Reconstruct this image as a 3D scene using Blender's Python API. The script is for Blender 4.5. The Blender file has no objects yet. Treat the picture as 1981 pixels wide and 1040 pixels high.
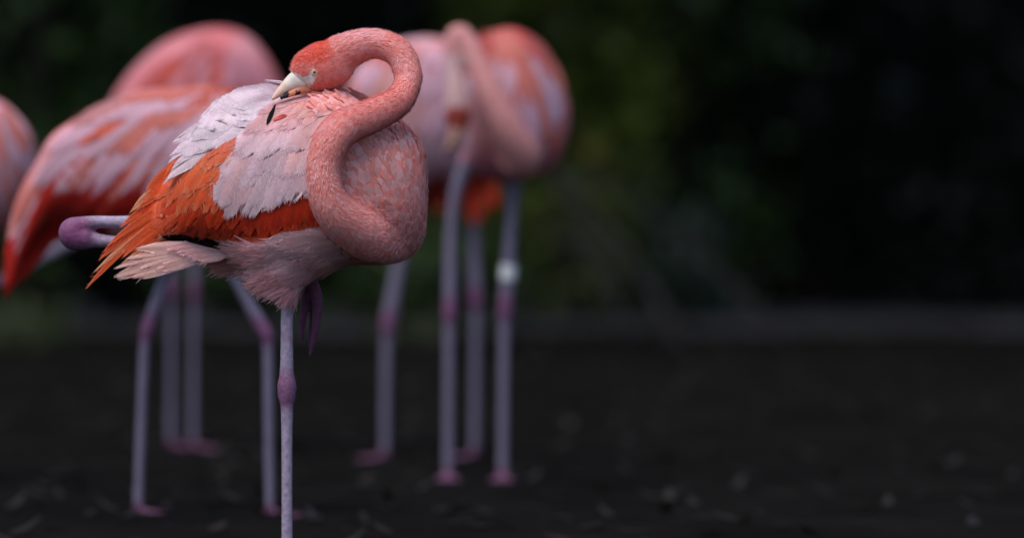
import bpy, math, random
import numpy as np
from mathutils import Vector
from mathutils.bvhtree import BVHTree
R = math.radians
random.seed(7)
rng = np.random.default_rng(11)
scene = bpy.context.scene
COL = scene.collection

# ------------------------------------------------------------------ camera
PX = 0.00075            # metres per photograph pixel at the preening bird
D = 8.0                 # distance to that bird
CX = (990.5 - 600) * PX
EYE = 0.75
cam_d = bpy.data.cameras.new('camera')
cam = bpy.data.objects.new('camera', cam_d)
COL.objects.link(cam)
cam.location = (CX, -D, EYE)
cam.rotation_euler = (R(90) - math.atan(370 * PX / D), 0, 0)
cam_d.sensor_width = 36.0
cam_d.lens = 36.0 * D / (1981 * PX)
cam_d.clip_start = 0.1
cam_d.clip_end = 500
cam_d.dof.use_dof = True
cam_d.dof.focus_distance = D - 0.09
cam_d.dof.aperture_fstop = cam_d.lens / 100.0
cam_d.dof.aperture_blades = 0
scene.camera = cam

# ------------------------------------------------------------------ sky, sun, exposure
SUN_EL, SUN_AZ = 66.0, 214.0      # azimuth clockwise from +Y: from behind the camera's left shoulder
w = bpy.data.worlds.new('World')
scene.world = w
w.use_nodes = True
nt = w.node_tree
bg = nt.nodes['Background']
sky = nt.nodes.new('ShaderNodeTexSky')
sky.sky_type = 'NISHITA'
sky.sun_disc = False
sky.sun_elevation = R(SUN_EL)
sky.sun_rotation = R(SUN_AZ)
sky.dust_density = 2.0
nt.links.new(sky.outputs[0], bg.inputs[0])
bg.inputs[1].default_value = 0.075
sun_d = bpy.data.lights.new('sun', 'SUN')
sun_d.energy = 1.5
sun_d.angle = R(50)
sun_d.color = (1.0, 0.95, 0.92)
sun = bpy.data.objects.new('sun', sun_d)
COL.objects.link(sun)
sd = Vector((math.sin(R(SUN_AZ)) * math.cos(R(SUN_EL)), math.cos(R(SUN_AZ)) * math.cos(R(SUN_EL)), math.sin(R(SUN_EL))))
sun.rotation_euler = sd.to_track_quat('Z', 'Y').to_euler()
sun.location = (0, -3, 6)
vs = scene.view_settings
vs.view_transform = 'Standard'
vs.look = 'None'
vs.exposure = 0.92
vs.gamma = 1.0
vs.use_curve_mapping = False
scene.cycles.max_bounces = 6
scene.cycles.transparent_max_bounces = 16
scene.cycles.use_denoising = True

# ------------------------------------------------------------------ helpers
def srgb(r, g, b):
    c = np.array([r, g, b], float) / 255.0
    return np.where(c <= 0.04045, c / 12.92, ((c + 0.055) / 1.055) ** 2.4)

def tag(o, label=None, cat=None, group=None, kind=None):
    if label: o['label'] = label
    if cat: o['category'] = cat
    if group: o['group'] = group
    if kind: o['kind'] = kind
    return o

def empty(name, loc):
    o = bpy.data.objects.new(name, None)
    o.empty_display_size = 0.05
    COL.objects.link(o)
    o.location = loc
    return o

def mesh_obj(name, verts, faces, mat, parent=None, colors=None, uvs=None, smooth=True, off=(0, 0, 0)):
    """verts in world metres; stored relative to the parent's origin (off)."""
    verts = np.asarray(verts, float) - np.asarray(off, float)
    me = bpy.data.meshes.new(name)
    if isinstance(faces, np.ndarray):
        n, k = faces.shape
        me.vertices.add(len(verts)); me.vertices.foreach_set('co', verts.astype(np.float32).ravel())
        me.loops.add(n * k); me.loops.foreach_set('vertex_index', faces.astype(np.int32).ravel())
        me.polygons.add(n); me.polygons.foreach_set('loop_start', np.arange(0, n * k, k, dtype=np.int32))
        me.update(calc_edges=True)
    else:
        me.from_pydata([tuple(v) for v in verts], [], faces)
        me.update()
    if smooth:
        me.polygons.foreach_set('use_smooth', np.ones(len(me.polygons), bool))
    if colors is not None:
        a = me.color_attributes.new('Col', 'FLOAT_COLOR', 'POINT')
        colors = np.asarray(colors); c = np.ones((len(verts), 4), np.float32); c[:, :colors.shape[1]] = colors
        a.data.foreach_set('color', c.ravel())
    if uvs is not None:
        l = me.uv_layers.new(name='UVMap')
        vi = np.zeros(len(me.loops), np.int32); me.loops.foreach_get('vertex_index', vi)
        l.data.foreach_set('uv', np.asarray(uvs, np.float32)[vi].ravel())
    me.materials.append(mat)
    o = bpy.data.objects.new(name, me)
    COL.objects.link(o)
    if parent: o.parent = parent
    return o

class Soup:
    def __init__(s): s.v, s.f, s.n = [], [], 0
    def add(s, v, f):
        s.v.append(np.asarray(v, float)); s.f += [tuple(i + s.n for i in q) for q in f]; s.n += len(v)
    def verts(s): return np.vstack(s.v)

def rings(soup, rs):
    """closed loft through rings (each m x 3)"""
    m = len(rs[0]); v = np.vstack(rs); f = []
    for i in range(len(rs) - 1):
        for j in range(m):
            k = (j + 1) % m
            f.append((i * m + j, i * m + k, (i + 1) * m + k, (i + 1) * m + j))
    f.append(tuple(range(m))[::-1]); f.append(tuple((len(rs) - 1) * m + j for j in range(m)))
    soup.add(v, f)

def spline(pts, n):
    """Catmull-Rom through rows of pts"""
    P = np.asarray(pts, float)
    P = np.vstack([2 * P[0] - P[1], P, 2 * P[-1] - P[-2]])
    out = []
    seg = len(P) - 3
    for q in np.linspace(0, seg - 1e-6, n):
        i = int(q); t = q - i
        a, b, c, d = P[i:i + 4]
        out.append(0.5 * ((2 * b) + (c - a) * t + (2 * a - 5 * b + 4 * c - d) * t * t + (3 * b - a - 3 * c + d) * t ** 3))
    return np.array(out)

class Frame:
    """photograph-scale units (x right, y down, v away) of one bird -> metres in the world"""
    def __init__(s, scale): s.s = scale; s.Y = D / scale - D
    def w(s, x, y, v):
        k = PX / s.s
        x, y, v = np.broadcast_arrays(np.asarray(x, float), np.asarray(y, float), np.asarray(v, float))
        return np.stack([CX + (x - 990.5) * k, s.Y + v * k, EYE + (150 - y) * k], -1)
    def gy(s): return 150 + 1000 * s.s

def tube(soup, fr, pts, n=None, m=20):
    """pts rows: x, y, v, radius, depth ratio"""
    P = np.array([list(p) + [1.0] * (5 - len(p)) for p in pts], float)
    S = spline(P, n or len(P) * 6)
    T = np.gradient(S[:, :3], axis=0)
    T /= np.linalg.norm(T, axis=1)[:, None]
    rs = []
    for p, t in zip(S, T):
        dep = np.array([0, 0, 1.0]); dep = dep - t * dep.dot(t)
        if np.linalg.norm(dep) < 0.2: dep = np.array([1.0, 0, 0]) - t * t[0]
        dep /= np.linalg.norm(dep)
        side = np.cross(t, dep)
        a = np.linspace(0, 2 * math.pi, m, endpoint=False)
        c = p[:3] + np.outer(np.cos(a), side) * p[3] + np.outer(np.sin(a), dep) * p[3] * p[4]
        rs.append(fr.w(c[:, 0], c[:, 1], c[:, 2]))
    rings(soup, rs)
    return S

class Loft:
    """body of superellipse sections along x: rows x, top, bottom, half depth, depth centre"""
    def __init__(s, rows, p=2.3):
        r = np.array(rows, float); r = r[np.argsort(r[:, 0])]
        s.S = spline(r, len(r) * 5); s.p = p
        s.S = s.S[np.argsort(s.S[:, 0])]
    def at(s, x):
        S = s.S
        return [np.interp(x, S[:, 0], S[:, k]) for k in (1, 2, 3, 4)]
    def depth(s, x, y):
        top, bot, hd, vc = s.at(x)
        c, h = (top + bot) / 2, np.maximum((bot - top) / 2, 1)
        q = np.clip(np.abs((y - c) / h), 0, 1)
        q = np.clip(1 - q ** s.p, 0, 1) ** (1 / s.p)
        x0, x1 = s.S[0, 0], s.S[-1, 0]
        e = np.clip((x - x0) / 30 + 0.0, 0, 1) * np.clip((x1 - x) / 12, 0, 1)
        return vc - hd * q * e
    def add(s, soup, fr, m=36):
        a = np.linspace(0, 2 * math.pi, m, endpoint=False)
        ca, sa = np.cos(a), np.sin(a)
        ex = 2 / s.p
        ca = np.sign(ca) * np.abs(ca) ** ex; sa = np.sign(sa) * np.abs(sa) ** ex
        rs = []
        for x, top, bot, hd, vc in s.S:
            rs.append(fr.w(np.full(m, x), (top + bot) / 2 + (bot - top) / 2 * sa, vc + hd * ca))
        rings(soup, rs)

def remesh(soup, voxel, smooth=4):
    me = bpy.data.meshes.new('tmp'); me.from_pydata([tuple(v) for v in soup.verts()], [], soup.f); me.update()
    o = bpy.data.objects.new('tmp', me); COL.objects.link(o)
    m = o.modifiers.new('r', 'REMESH'); m.mode = 'VOXEL'; m.voxel_size = voxel
    m = o.modifiers.new('s', 'SMOOTH'); m.iterations = smooth; m.factor = 0.5
    dg = bpy.context.evaluated_depsgraph_get(); dg.update()
    ev = o.evaluated_get(dg); em = ev.to_mesh()
    v = np.zeros(len(em.vertices) * 3, np.float32); em.vertices.foreach_get('co', v); v = v.reshape(-1, 3)
    no = np.zeros(len(em.vertices) * 3, np.float32); em.vertices.foreach_get('normal', no); no = no.reshape(-1, 3)
    f = [tuple(p.vertices) for p in em.polygons]
    ev.to_mesh_clear()
    bpy.data.objects.remove(o); bpy.data.meshes.remove(me)
    f4 = np.array([q if len(q) == 4 else (q[0], q[1], q[2], q[2]) for q in f if len(q) in (3, 4)], np.int32)
    f4 = f4[f4[:, 2] != f4[:, 3]]
    return v.astype(float), no.astype(float), f4

def ribbons(root, d, n, L, W, col0, col1, K=4, lift=0.25, curl=0.0, prof='round'):
    """N ribbons; returns verts, quad faces, colours, uvs"""
    N = len(root)
    d = d / np.maximum(np.linalg.norm(d, axis=1), 1e-9)[:, None]
    d = d - n * (d * n).sum(1)[:, None]
    d = d / np.maximum(np.linalg.norm(d, axis=1), 1e-9)[:, None]
    s = np.cross(d, n)
    t = np.linspace(0, 1, K + 1)
    if prof == 'round': pw = np.array([0.45, 0.8, 1.0, 0.9, 0.35]) if K == 4 else np.interp(t, [0, .25, .6, .85, 1], [.45, .85, 1, .85, .3])
    elif prof == 'fine': pw = np.interp(t, [0, .4, 1], [1, .8, .08])
    else: pw = np.interp(t, [0, .3, 1], [.6, 1, .1])
    P = root[:, None, :] + (d[:, None, :] * t[None, :, None] + n[:, None, :] * (lift[:, None] * t[None, :] + (curl[:, None] * t[None, :] ** 2))[:, :, None]) * L[:, None, None]
    off = s[:, None, :] * (W[:, None] * 0.5 * pw[None, :])[:, :, None]
    A, B = P - off, P + off
    v = np.stack([A, B], 2).reshape(-1, 3)
    base = (np.arange(N) * (K + 1) * 2)[:, None]
    k = np.arange(K)[None, :] * 2
    f = np.stack([base + k, base + k + 1, base + k + 3, base + k + 2], -1).reshape(-1, 4)
    c = col0[:, None, :] * (1 - t)[None, :, None] + col1[:, None, :] * t[None, :, None]
    c = np.repeat(c[:, :, None, :], 2, 2).reshape(-1, 3)
    uv = np.stack([np.stack([-W[:, None] * .5 * pw, L[:, None] * t[None, :] + np.arange(N)[:, None] * .037], -1),
                   np.stack([W[:, None] * .5 * pw, L[:, None] * t[None, :] + np.arange(N)[:, None] * .037], -1)], 2).reshape(-1, 2)
    return v, f, c, uv

def merge(parts):
    V, F, C, U, n = [], [], [], [], 0
    for v, f, c, u in parts:
        V.append(v); F.append(f + n); C.append(c); U.append(u); n += len(v)
    C = [c if c.shape[1] == 4 else np.hstack([c, np.ones((len(c), 1))]) for c in C]
    return np.vstack(V), np.vstack(F), np.vstack(C), np.vstack(U)

def inpoly(x, y, poly):
    r = np.zeros(np.shape(x), bool); j = len(poly) - 1
    for i in range(len(poly)):
        xi, yi = poly[i]; xj, yj = poly[j]
        if yi != yj:
            r ^= ((yi > y) != (yj > y)) & (x < (xj - xi) * (y - yi) / (yj - yi) + xi)
        j = i
    return r

def vnoise(p, seed=0):
    """smooth value noise of points (n x k) in about -1..1"""
    r = np.random.default_rng(seed); out = 0
    for i in range(6):
        k = r.normal(size=p.shape[1]) * 1.0
        out = out + np.sin(p @ k * (1 + .3 * i) + r.uniform(0, 6.3))
    return out / 3.0

# ------------------------------------------------------------------ materials
def mat_new(name):
    m = bpy.data.materials.new(name); m.use_nodes = True
    return m, m.node_tree, m.node_tree.nodes['Principled BSDF']

def mat_feather(name, barb=1.0, trans=0.34, bump=0.3):
    m, t, b = mat_new(name)
    N, Lk = t.nodes, t.links
    col = N.new('ShaderNodeAttribute'); col.attribute_name = 'Col'
    uv = N.new('ShaderNodeUVMap'); uv.uv_map = 'UVMap'
    sep = N.new('ShaderNodeSeparateXYZ'); Lk.new(uv.outputs[0], sep.inputs[0])
    ab = N.new('ShaderNodeMath'); ab.operation = 'ABSOLUTE'; Lk.new(sep.outputs[0], ab.inputs[0])
    ml = N.new('ShaderNodeMath'); ml.operation = 'MULTIPLY_ADD'; Lk.new(ab.outputs[0], ml.inputs[0]); ml.inputs[1].default_value = -1.1; Lk.new(sep.outputs[1], ml.inputs[2])
    cmb = N.new('ShaderNodeCombineXYZ'); Lk.new(ml.outputs[0], cmb.inputs[0]); 
    sg = N.new('ShaderNodeMath'); sg.operation = 'MULTIPLY'; Lk.new(sep.outputs[0], sg.inputs[0]); sg.inputs[1].default_value = 0.18
    Lk.new(sg.outputs[0], cmb.inputs[1])
    oi = N.new('ShaderNodeObjectInfo'); Lk.new(oi.outputs['Random'], cmb.inputs[2])
    no = N.new('ShaderNodeTexNoise'); no.inputs['Scale'].default_value = 420; no.inputs['Detail'].default_value = 4; no.inputs['Roughness'].default_value = .7
    Lk.new(cmb.outputs[0], no.inputs['Vector'])
    mr = N.new('ShaderNodeMapRange'); mr.inputs[1].default_value = .3; mr.inputs[2].default_value = .7
    mr.inputs[3].default_value = 1 - .2 * barb; mr.inputs[4].default_value = 1 + .14 * barb
    Lk.new(no.outputs[0], mr.inputs[0])
    mx = N.new('ShaderNodeMix'); mx.data_type = 'RGBA'; mx.blend_type = 'MULTIPLY'; mx.inputs[0].default_value = 1
    Lk.new(col.outputs[0], mx.inputs[6]); Lk.new(mr.outputs[0], mx.inputs[7])
    Lk.new(mx.outputs[2], b.inputs['Base Color'])
    b.inputs['Roughness'].default_value = .62
    b.inputs['Specular IOR Level'].default_value = .25
    b.inputs['Sheen Weight'].default_value = .12
    bp = N.new('ShaderNodeBump'); bp.inputs['Strength'].default_value = bump; bp.inputs['Distance'].default_value = .0015
    Lk.new(no.outputs[0], bp.inputs['Height']); Lk.new(bp.outputs[0], b.inputs['Normal'])
    tr = N.new('ShaderNodeBsdfTranslucent'); Lk.new(mx.outputs[2], tr.inputs[0])
    ms = N.new('ShaderNodeMixShader'); ms.inputs[0].default_value = trans
    Lk.new(b.outputs[0], ms.inputs[1]); Lk.new(tr.outputs[0], ms.inputs[2])
    # frayed vane: single barbs part near the rim (the rim distance sits in the attribute's alpha)
    n2 = N.new('ShaderNodeTexNoise'); n2.inputs['Scale'].default_value = 650; n2.inputs['Detail'].default_value = 3
    Lk.new(cmb.outputs[0], n2.inputs['Vector'])
    a1 = N.new('ShaderNodeMath'); a1.operation = 'MULTIPLY_ADD'; Lk.new(n2.outputs[0], a1.inputs[0]); a1.inputs[1].default_value = 2.2; a1.inputs[2].default_value = -1.1
    a2 = N.new('ShaderNodeMath'); a2.operation = 'MULTIPLY_ADD'; Lk.new(col.outputs['Alpha'], a2.inputs[0]); a2.inputs[1].default_value = 2.0; Lk.new(a1.outputs[0], a2.inputs[2]); a2.use_clamp = True
    tp = N.new('ShaderNodeBsdfTransparent')
    m2 = N.new('ShaderNodeMixShader'); Lk.new(a2.outputs[0], m2.inputs[0]); Lk.new(tp.outputs[0], m2.inputs[1]); Lk.new(ms.outputs[0], m2.inputs[2])
    Lk.new(m2.outputs[0], N['Material Output'].inputs[0])
    return m

def mat_skin(name, scale=180, rough=.6, amt=.25, bump=.3):
    m, t, b = mat_new(name)
    N, Lk = t.nodes, t.links
    col = N.new('ShaderNodeAttribute'); col.attribute_name = 'Col'
    tc = N.new('ShaderNodeTexCoord')
    no = N.new('ShaderNodeTexNoise'); no.inputs['Scale'].default_value = scale; no.inputs['Detail'].default_value = 5
    Lk.new(tc.outputs['Object'], no.inputs['Vector'])
    mr = N.new('ShaderNodeMapRange'); mr.inputs[1].default_value = .3; mr.inputs[2].default_value = .7
    mr.inputs[3].default_value = 1 - amt; mr.inputs[4].default_value = 1 + amt * .7
    Lk.new(no.outputs[0], mr.inputs[0])
    mx = N.new('ShaderNodeMix'); mx.data_type = 'RGBA'; mx.blend_type = 'MULTIPLY'; mx.inputs[0].default_value = 1
    Lk.new(col.outputs[0], mx.inputs[6]); Lk.new(mr.outputs[0], mx.inputs[7])
    Lk.new(mx.outputs[2], b.inputs['Base Color'])
    b.inputs['Roughness'].default_value = rough
    b.inputs['Specular IOR Level'].default_value = .3
    bp = N.new('ShaderNodeBump'); bp.inputs['Strength'].default_value = bump; bp.inputs['Distance'].default_value = .003
    Lk.new(no.outputs[0], bp.inputs['Height']); Lk.new(bp.outputs[0], b.inputs['Normal'])
    return m

def mat_plain(name, c, rough=.6, noise=0.0, scale=20, spec=.3, c2=None, bump=0):
    m, t, b = mat_new(name)
    N, Lk = t.nodes, t.links
    b.inputs['Base Color'].default_value = (*c, 1)
    b.inputs['Roughness'].default_value = rough
    b.inputs['Specular IOR Level'].default_value = spec
    if c2 is not None:
        tc = N.new('ShaderNodeTexCoord')
        no = N.new('ShaderNodeTexNoise'); no.inputs['Scale'].default_value = scale; no.inputs['Detail'].default_value = 8
        Lk.new(tc.outputs['Object'], no.inputs['Vector'])
        cr = N.new('ShaderNodeValToRGB'); cr.color_ramp.elements[0].position = .35; cr.color_ramp.elements[1].position = .68
        cr.color_ramp.elements[0].color = (*c, 1); cr.color_ramp.elements[1].color = (*c2, 1)
        Lk.new(no.outputs[0], cr.inputs[0]); Lk.new(cr.outputs[0], b.inputs['Base Color'])
        if bump:
            bp = N.new('ShaderNodeBump'); bp.inputs['Strength'].default_value = bump; bp.inputs['Distance'].default_value = .02
            Lk.new(no.outputs[0], bp.inputs['Height']); Lk.new(bp.outputs[0], b.inputs['Normal'])
    return m

def mat_leaf(name, dark, light):
    m, t, b = mat_new(name)
    N, Lk = t.nodes, t.links
    col = N.new('ShaderNodeAttribute'); col.attribute_name = 'Col'
    Lk.new(col.outputs[0], b.inputs['Base Color'])
    b.inputs['Roughness'].default_value = .5
    tr = N.new('ShaderNodeBsdfTranslucent'); Lk.new(col.outputs[0], tr.inputs[0])
    ms = N.new('ShaderNodeMixShader'); ms.inputs[0].default_value = .2
    Lk.new(b.outputs[0], ms.inputs[1]); Lk.new(tr.outputs[0], ms.inputs[2])
    Lk.new(ms.outputs[0], N['Material Output'].inputs[0])
    return m

M_FEATHER = mat_feather('feather_vane')
M_DOWN = mat_feather('soft_down', barb=.8, trans=.25, bump=.25)
M_SKIN = mat_skin('flamingo_skin')
M_BLACK = mat_feather('black_feather', barb=.8, trans=0.0)
M_BLACK.node_tree.nodes['Principled BSDF'].inputs['Sheen Weight'].default_value = 0
M_BLACK.node_tree.nodes['Principled BSDF'].inputs['Specular IOR Level'].default_value = .05
M_BILL = mat_skin('bill_horn', scale=90, rough=.5, amt=.14, bump=.1)
M_IRIS = mat_plain('pale_iris', tuple(srgb(150, 146, 96)), .15, spec=.6)
M_PUPIL = mat_plain('pupil', (.004, .004, .004), .08, spec=.8)
M_BAND = mat_plain('white_band', (.7, .72, .74), .35)
M_SOIL = mat_plain('dark_soil', (.003, .0029, .0027), .95, c2=(.007, .0065, .006), scale=3.5, spec=.04, bump=.6)
M_BARK = mat_plain('bark', (.022, .017, .013), .9, c2=(.06, .05, .042), scale=14, spec=.1, bump=.5)
M_TWIG = mat_plain('grey_twig', (.016, .015, .016), .9, c2=(.034, .032, .034), scale=30, spec=.1)
M_LEAF = mat_leaf('leaf', None, None)
M_STONE = mat_plain('stone', (.07, .07, .075), .85, c2=(.16, .16, .17), scale=25, spec=.2, bump=.4)

# ------------------------------------------------------------------ ground, with an added dark bank that blocks the sky behind the shrubs
def bank(y): 
    q = np.clip((y - 10.9) / 2.6, 0, 1)
    return 3.6 * q * q * (3 - 2 * q)
def ground_z(x, y):
    near = np.clip((np.hypot(x, y) - 0.0) / 3.0, 0.15, 1)
    z = .010 * vnoise(np.stack([x * 2.3, y * 2.1], -1), 3) + .006 * vnoise(np.stack([x * 7, y * 6], -1), 4)
    return z * .6 + bank(y) + .10 * vnoise(np.stack([x * .9, y * .9, y * 0], -1), 5) * np.clip((y - 10.9) / 2, 0, 1)
xs = np.concatenate([-np.geomspace(120, 5, 14), np.linspace(-4.5, 4.5, 150), np.geomspace(5, 120, 14)])
ys = np.concatenate([-np.geomspace(60, 2.4, 14), np.linspace(-2, 15, 240), np.geomspace(16, 200, 14)])
gx, gyy = np.meshgrid(xs, ys)
gz = ground_z(gx.ravel(), gyy.ravel())
nx, ny = len(xs), len(ys)
idx = np.arange(nx * ny).reshape(ny, nx)
gf = np.stack([idx[:-1, :-1], idx[:-1, 1:], idx[1:, 1:], idx[1:, :-1]], -1).reshape(-1, 4)
tag(mesh_obj('ground', np.stack([gx.ravel(), gyy.ravel(), gz], -1), gf, M_SOIL), kind='structure')

px_ = np.linspace(-5, 5, 160); py_ = np.linspace(8.15, 9.5, 22)
qx, qy = np.meshgrid(px_, py_); qy = qy + .08 * np.sin(qx * 2.1) + .04 * np.sin(qx * 5.3 + 1)
qz = ground_z(qx.ravel(), qy.ravel()) + .008
qi = np.arange(160 * 22).reshape(22, 160)
M_GRIT = mat_plain('grey_grit', (.02, .02, .022), .9, c2=(.07, .07, .076), scale=6, spec=.15, bump=.5)
tag(mesh_obj('path', np.stack([qx.ravel(), qy.ravel(), qz], -1), np.stack([qi[:-1, :-1], qi[:-1, 1:], qi[1:, 1:], qi[1:, :-1]], -1).reshape(-1, 4), M_GRIT), kind='structure')

# ------------------------------------------------------------------ planting behind the birds
def leaves(pos, size, cols, up=.4, seed=1):
    r = np.random.default_rng(seed)
    N = len(pos)
    d = r.normal(size=(N, 3)); d[:, 2] -= .25; d /= np.linalg.norm(d, axis=1)[:, None]
    n = r.normal(size=(N, 3)); n[:, 2] += up * 2; n -= d * (n * d).sum(1)[:, None]; n /= np.linalg.norm(n, axis=1)[:, None]
    s = np.cross(d, n)
    L = size * r.uniform(.6, 1.25, N)[:, None]
    W = L * .27
    a = pos; b = pos + d * L * .5 + s * W + n * L * .06; c = pos + d * L; e = pos + d * L * .5 - s * W + n * L * .06
    v = np.stack([a, b, c, e], 1).reshape(-1, 3)
    f = np.arange(N * 4).reshape(-1, 4)
    return v, f, np.repeat(cols, 4, 0)

def crown_points(c, rad, N, clumps, r):
    cc = r.normal(size=(clumps, 3)); cc /= np.linalg.norm(cc, axis=1)[:, None]
    cc *= r.uniform(.35, 1.0, clumps)[:, None] ** .6
    k = r.integers(0, clumps, N)
    p = cc[k] + r.normal(size=(N, 3)) * r.uniform(.10, .22, clumps)[k][:, None]
    return np.asarray(c) + p * np.asarray(rad), k

def stick(soup, a, b, r0, r1, m=7, bendv=(0, 0, 0)):
    a, b = np.asarray(a, float), np.asarray(b, float)
    rs = []
    d = b - a; d /= np.linalg.norm(d)
    u = np.cross(d, [.3, .9, .2]); u /= np.linalg.norm(u); q = np.cross(d, u)
    an = np.linspace(0, 2 * math.pi, m, endpoint=False)
    for t in np.linspace(0, 1, 5):
        c = a + (b - a) * t + np.asarray(bendv) * math.sin(t * math.pi)
        rr = r0 + (r1 - r0) * t
        rs.append(c + np.outer(np.cos(an), u) * rr + np.outer(np.sin(an), q) * rr)
    rings(soup, rs)

def shrub(x, y, h, rad, tint, label, N=3600, size=.075, seed=0):
    r = np.random.default_rng(100 + seed)
    z0 = float(ground_z(np.array([x]), np.array([y]))[0])
    root = empty('shrub', (x, y, z0))
    tag(root, label, 'shrub', 'shrubs along the foot of the bank')
    s = Soup()
    for i in range(9):
        a = r.uniform(0, 6.28); q = r.uniform(.2, .75)
        stick(s, (x + .03 * math.cos(a), y + .03 * math.sin(a), z0 - .03), (x + rad * q * math.cos(a), y + rad * q * math.sin(a), z0 + h * r.uniform(.55, .9)), .016, .005, bendv=(0, 0, .05))
    mesh_obj('stem', s.verts(), s.f, M_BARK, root, off=(x, y, z0))
    p, k = crown_points((x, y, z0 + h * .56), (rad, rad * .8, h * .5), N, 34, r)
    p[:, 2] = np.maximum(p[:, 2], z0 + .02)
    cl = r.uniform(.55, 1.35, 34)[k] * r.uniform(.7, 1.3, N)
    cols = np.asarray(tint)[None, :] * cl[:, None]
    v, f, c = leaves(p, size, cols, seed=seed)
    mesh_obj('foliage', v, f, M_LEAF, root, colors=c, smooth=False, off=(x, y, z0))

def sx(x, s): return CX + (x - 990.5) * PX / s
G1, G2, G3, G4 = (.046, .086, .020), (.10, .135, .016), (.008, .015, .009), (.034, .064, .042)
SH = [
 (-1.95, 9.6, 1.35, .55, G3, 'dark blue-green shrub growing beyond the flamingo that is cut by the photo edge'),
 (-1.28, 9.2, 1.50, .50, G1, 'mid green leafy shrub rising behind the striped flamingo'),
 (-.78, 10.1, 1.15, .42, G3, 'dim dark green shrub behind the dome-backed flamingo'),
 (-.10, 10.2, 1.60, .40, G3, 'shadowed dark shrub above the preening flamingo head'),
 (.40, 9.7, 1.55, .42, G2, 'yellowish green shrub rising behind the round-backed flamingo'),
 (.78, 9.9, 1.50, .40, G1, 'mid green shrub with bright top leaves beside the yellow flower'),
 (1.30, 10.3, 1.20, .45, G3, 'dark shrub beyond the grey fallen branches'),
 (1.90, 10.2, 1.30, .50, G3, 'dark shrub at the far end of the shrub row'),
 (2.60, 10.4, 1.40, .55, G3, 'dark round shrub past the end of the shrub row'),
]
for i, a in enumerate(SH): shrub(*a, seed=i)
shrub(.46, 9.0, .42, .17, G2, 'small bright green bush under the round-backed flamingo', N=700, size=.05, seed=31)
shrub(-.45, 8.9, .30, .34, G1, 'low green bush between the legs of the flamingos', N=700, size=.05, seed=32)
shrub(.10, 8.8, .28, .30, G1, 'low mossy green bush below the preening flamingo breast', N=700, size=.05, seed=33)
shrub(.84, 9.1, .33, .16, G4, 'little blue-green bush beside the grey fallen branches', N=500, size=.05, seed=34)

# yellow flower
fz = .98
fx, fy = sx(1145, .47), 8 / .47 - 8
root = empty('yellow_flower', (fx, fy, float(ground_z(np.array([fx]), np.array([fy]))[0])))
tag(root, 'yellow flower head on a tall stem beside the dark shrubs', 'flower')
s = Soup(); fzz = EYE + (150 - 290) * PX / .47
stick(s, (fx, fy, -.02), (fx, fy, fzz), .006, .004, bendv=(.03, 0, 0))
mesh_obj('stem', s.verts(), s.f, M_TWIG, root, off=root.location)
pv, pf = [], []
for k in range(18):
    a = k * 2.4; l = .026
    c = np.array([fx, fy - .01, fzz]); d = np.array([math.cos(a), -.35, math.sin(a)]); q = np.array([-math.sin(a), 0, math.cos(a)])
    pv += [c, c + d * l * .6 + q * .011, c + d * l, c + d * l * .6 - q * .011]; pf.append(tuple(range(k * 4, k * 4 + 4)))
mesh_obj('flower_head', np.array(pv), pf, mat_plain('yellow_petal', (.20, .12, .012), .7), root, off=root.location, smooth=False)

# fallen branches
for i, (a, b, lab) in enumerate([
    (((1050, 310)), ((1235, 560)), 'thick grey fallen branch leaning down through the shrubs'),
    (((1075, 350)), ((1180, 590)), 'thin grey fallen branch leaning behind the banded leg'),
    (((1120, 330)), ((1290, 470)), 'grey fallen branch lying flatter than the ones beside it')]):
    S0 = .52 - .01 * i
    Yb = 8 / S0 - 8
    A = np.array([sx(a[0], S0), Yb + .2, EYE + (150 - a[1]) * PX / S0]); B = np.array([sx(b[0], S0), Yb - .1, max(.0, EYE + (150 - b[1]) * PX / S0)])
    B = A + (B - A) * (A[2] + .01) / max(A[2] - B[2], .05)
    root = empty('fallen_branch', tuple(B)); tag(root, lab, 'branch', 'grey branches fallen from the bank')
    s = Soup(); stick(s, B, A, .02 - .004 * i, .007, bendv=(.02, 0, .03)); mesh_obj('branch_stem', s.verts(), s.f, M_TWIG, root, off=B)
    for k in range(5):
        t = .25 + .15 * k; p = B + (A - B) * t
        s = Soup(); stick(s, p, p + np.array([random.uniform(-.2, .25), random.uniform(-.08, .08), random.uniform(.05, .2)]), .007, .003, m=5)
        mesh_obj('twig', s.verts(), s.f, M_TWIG, root, off=B)

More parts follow.
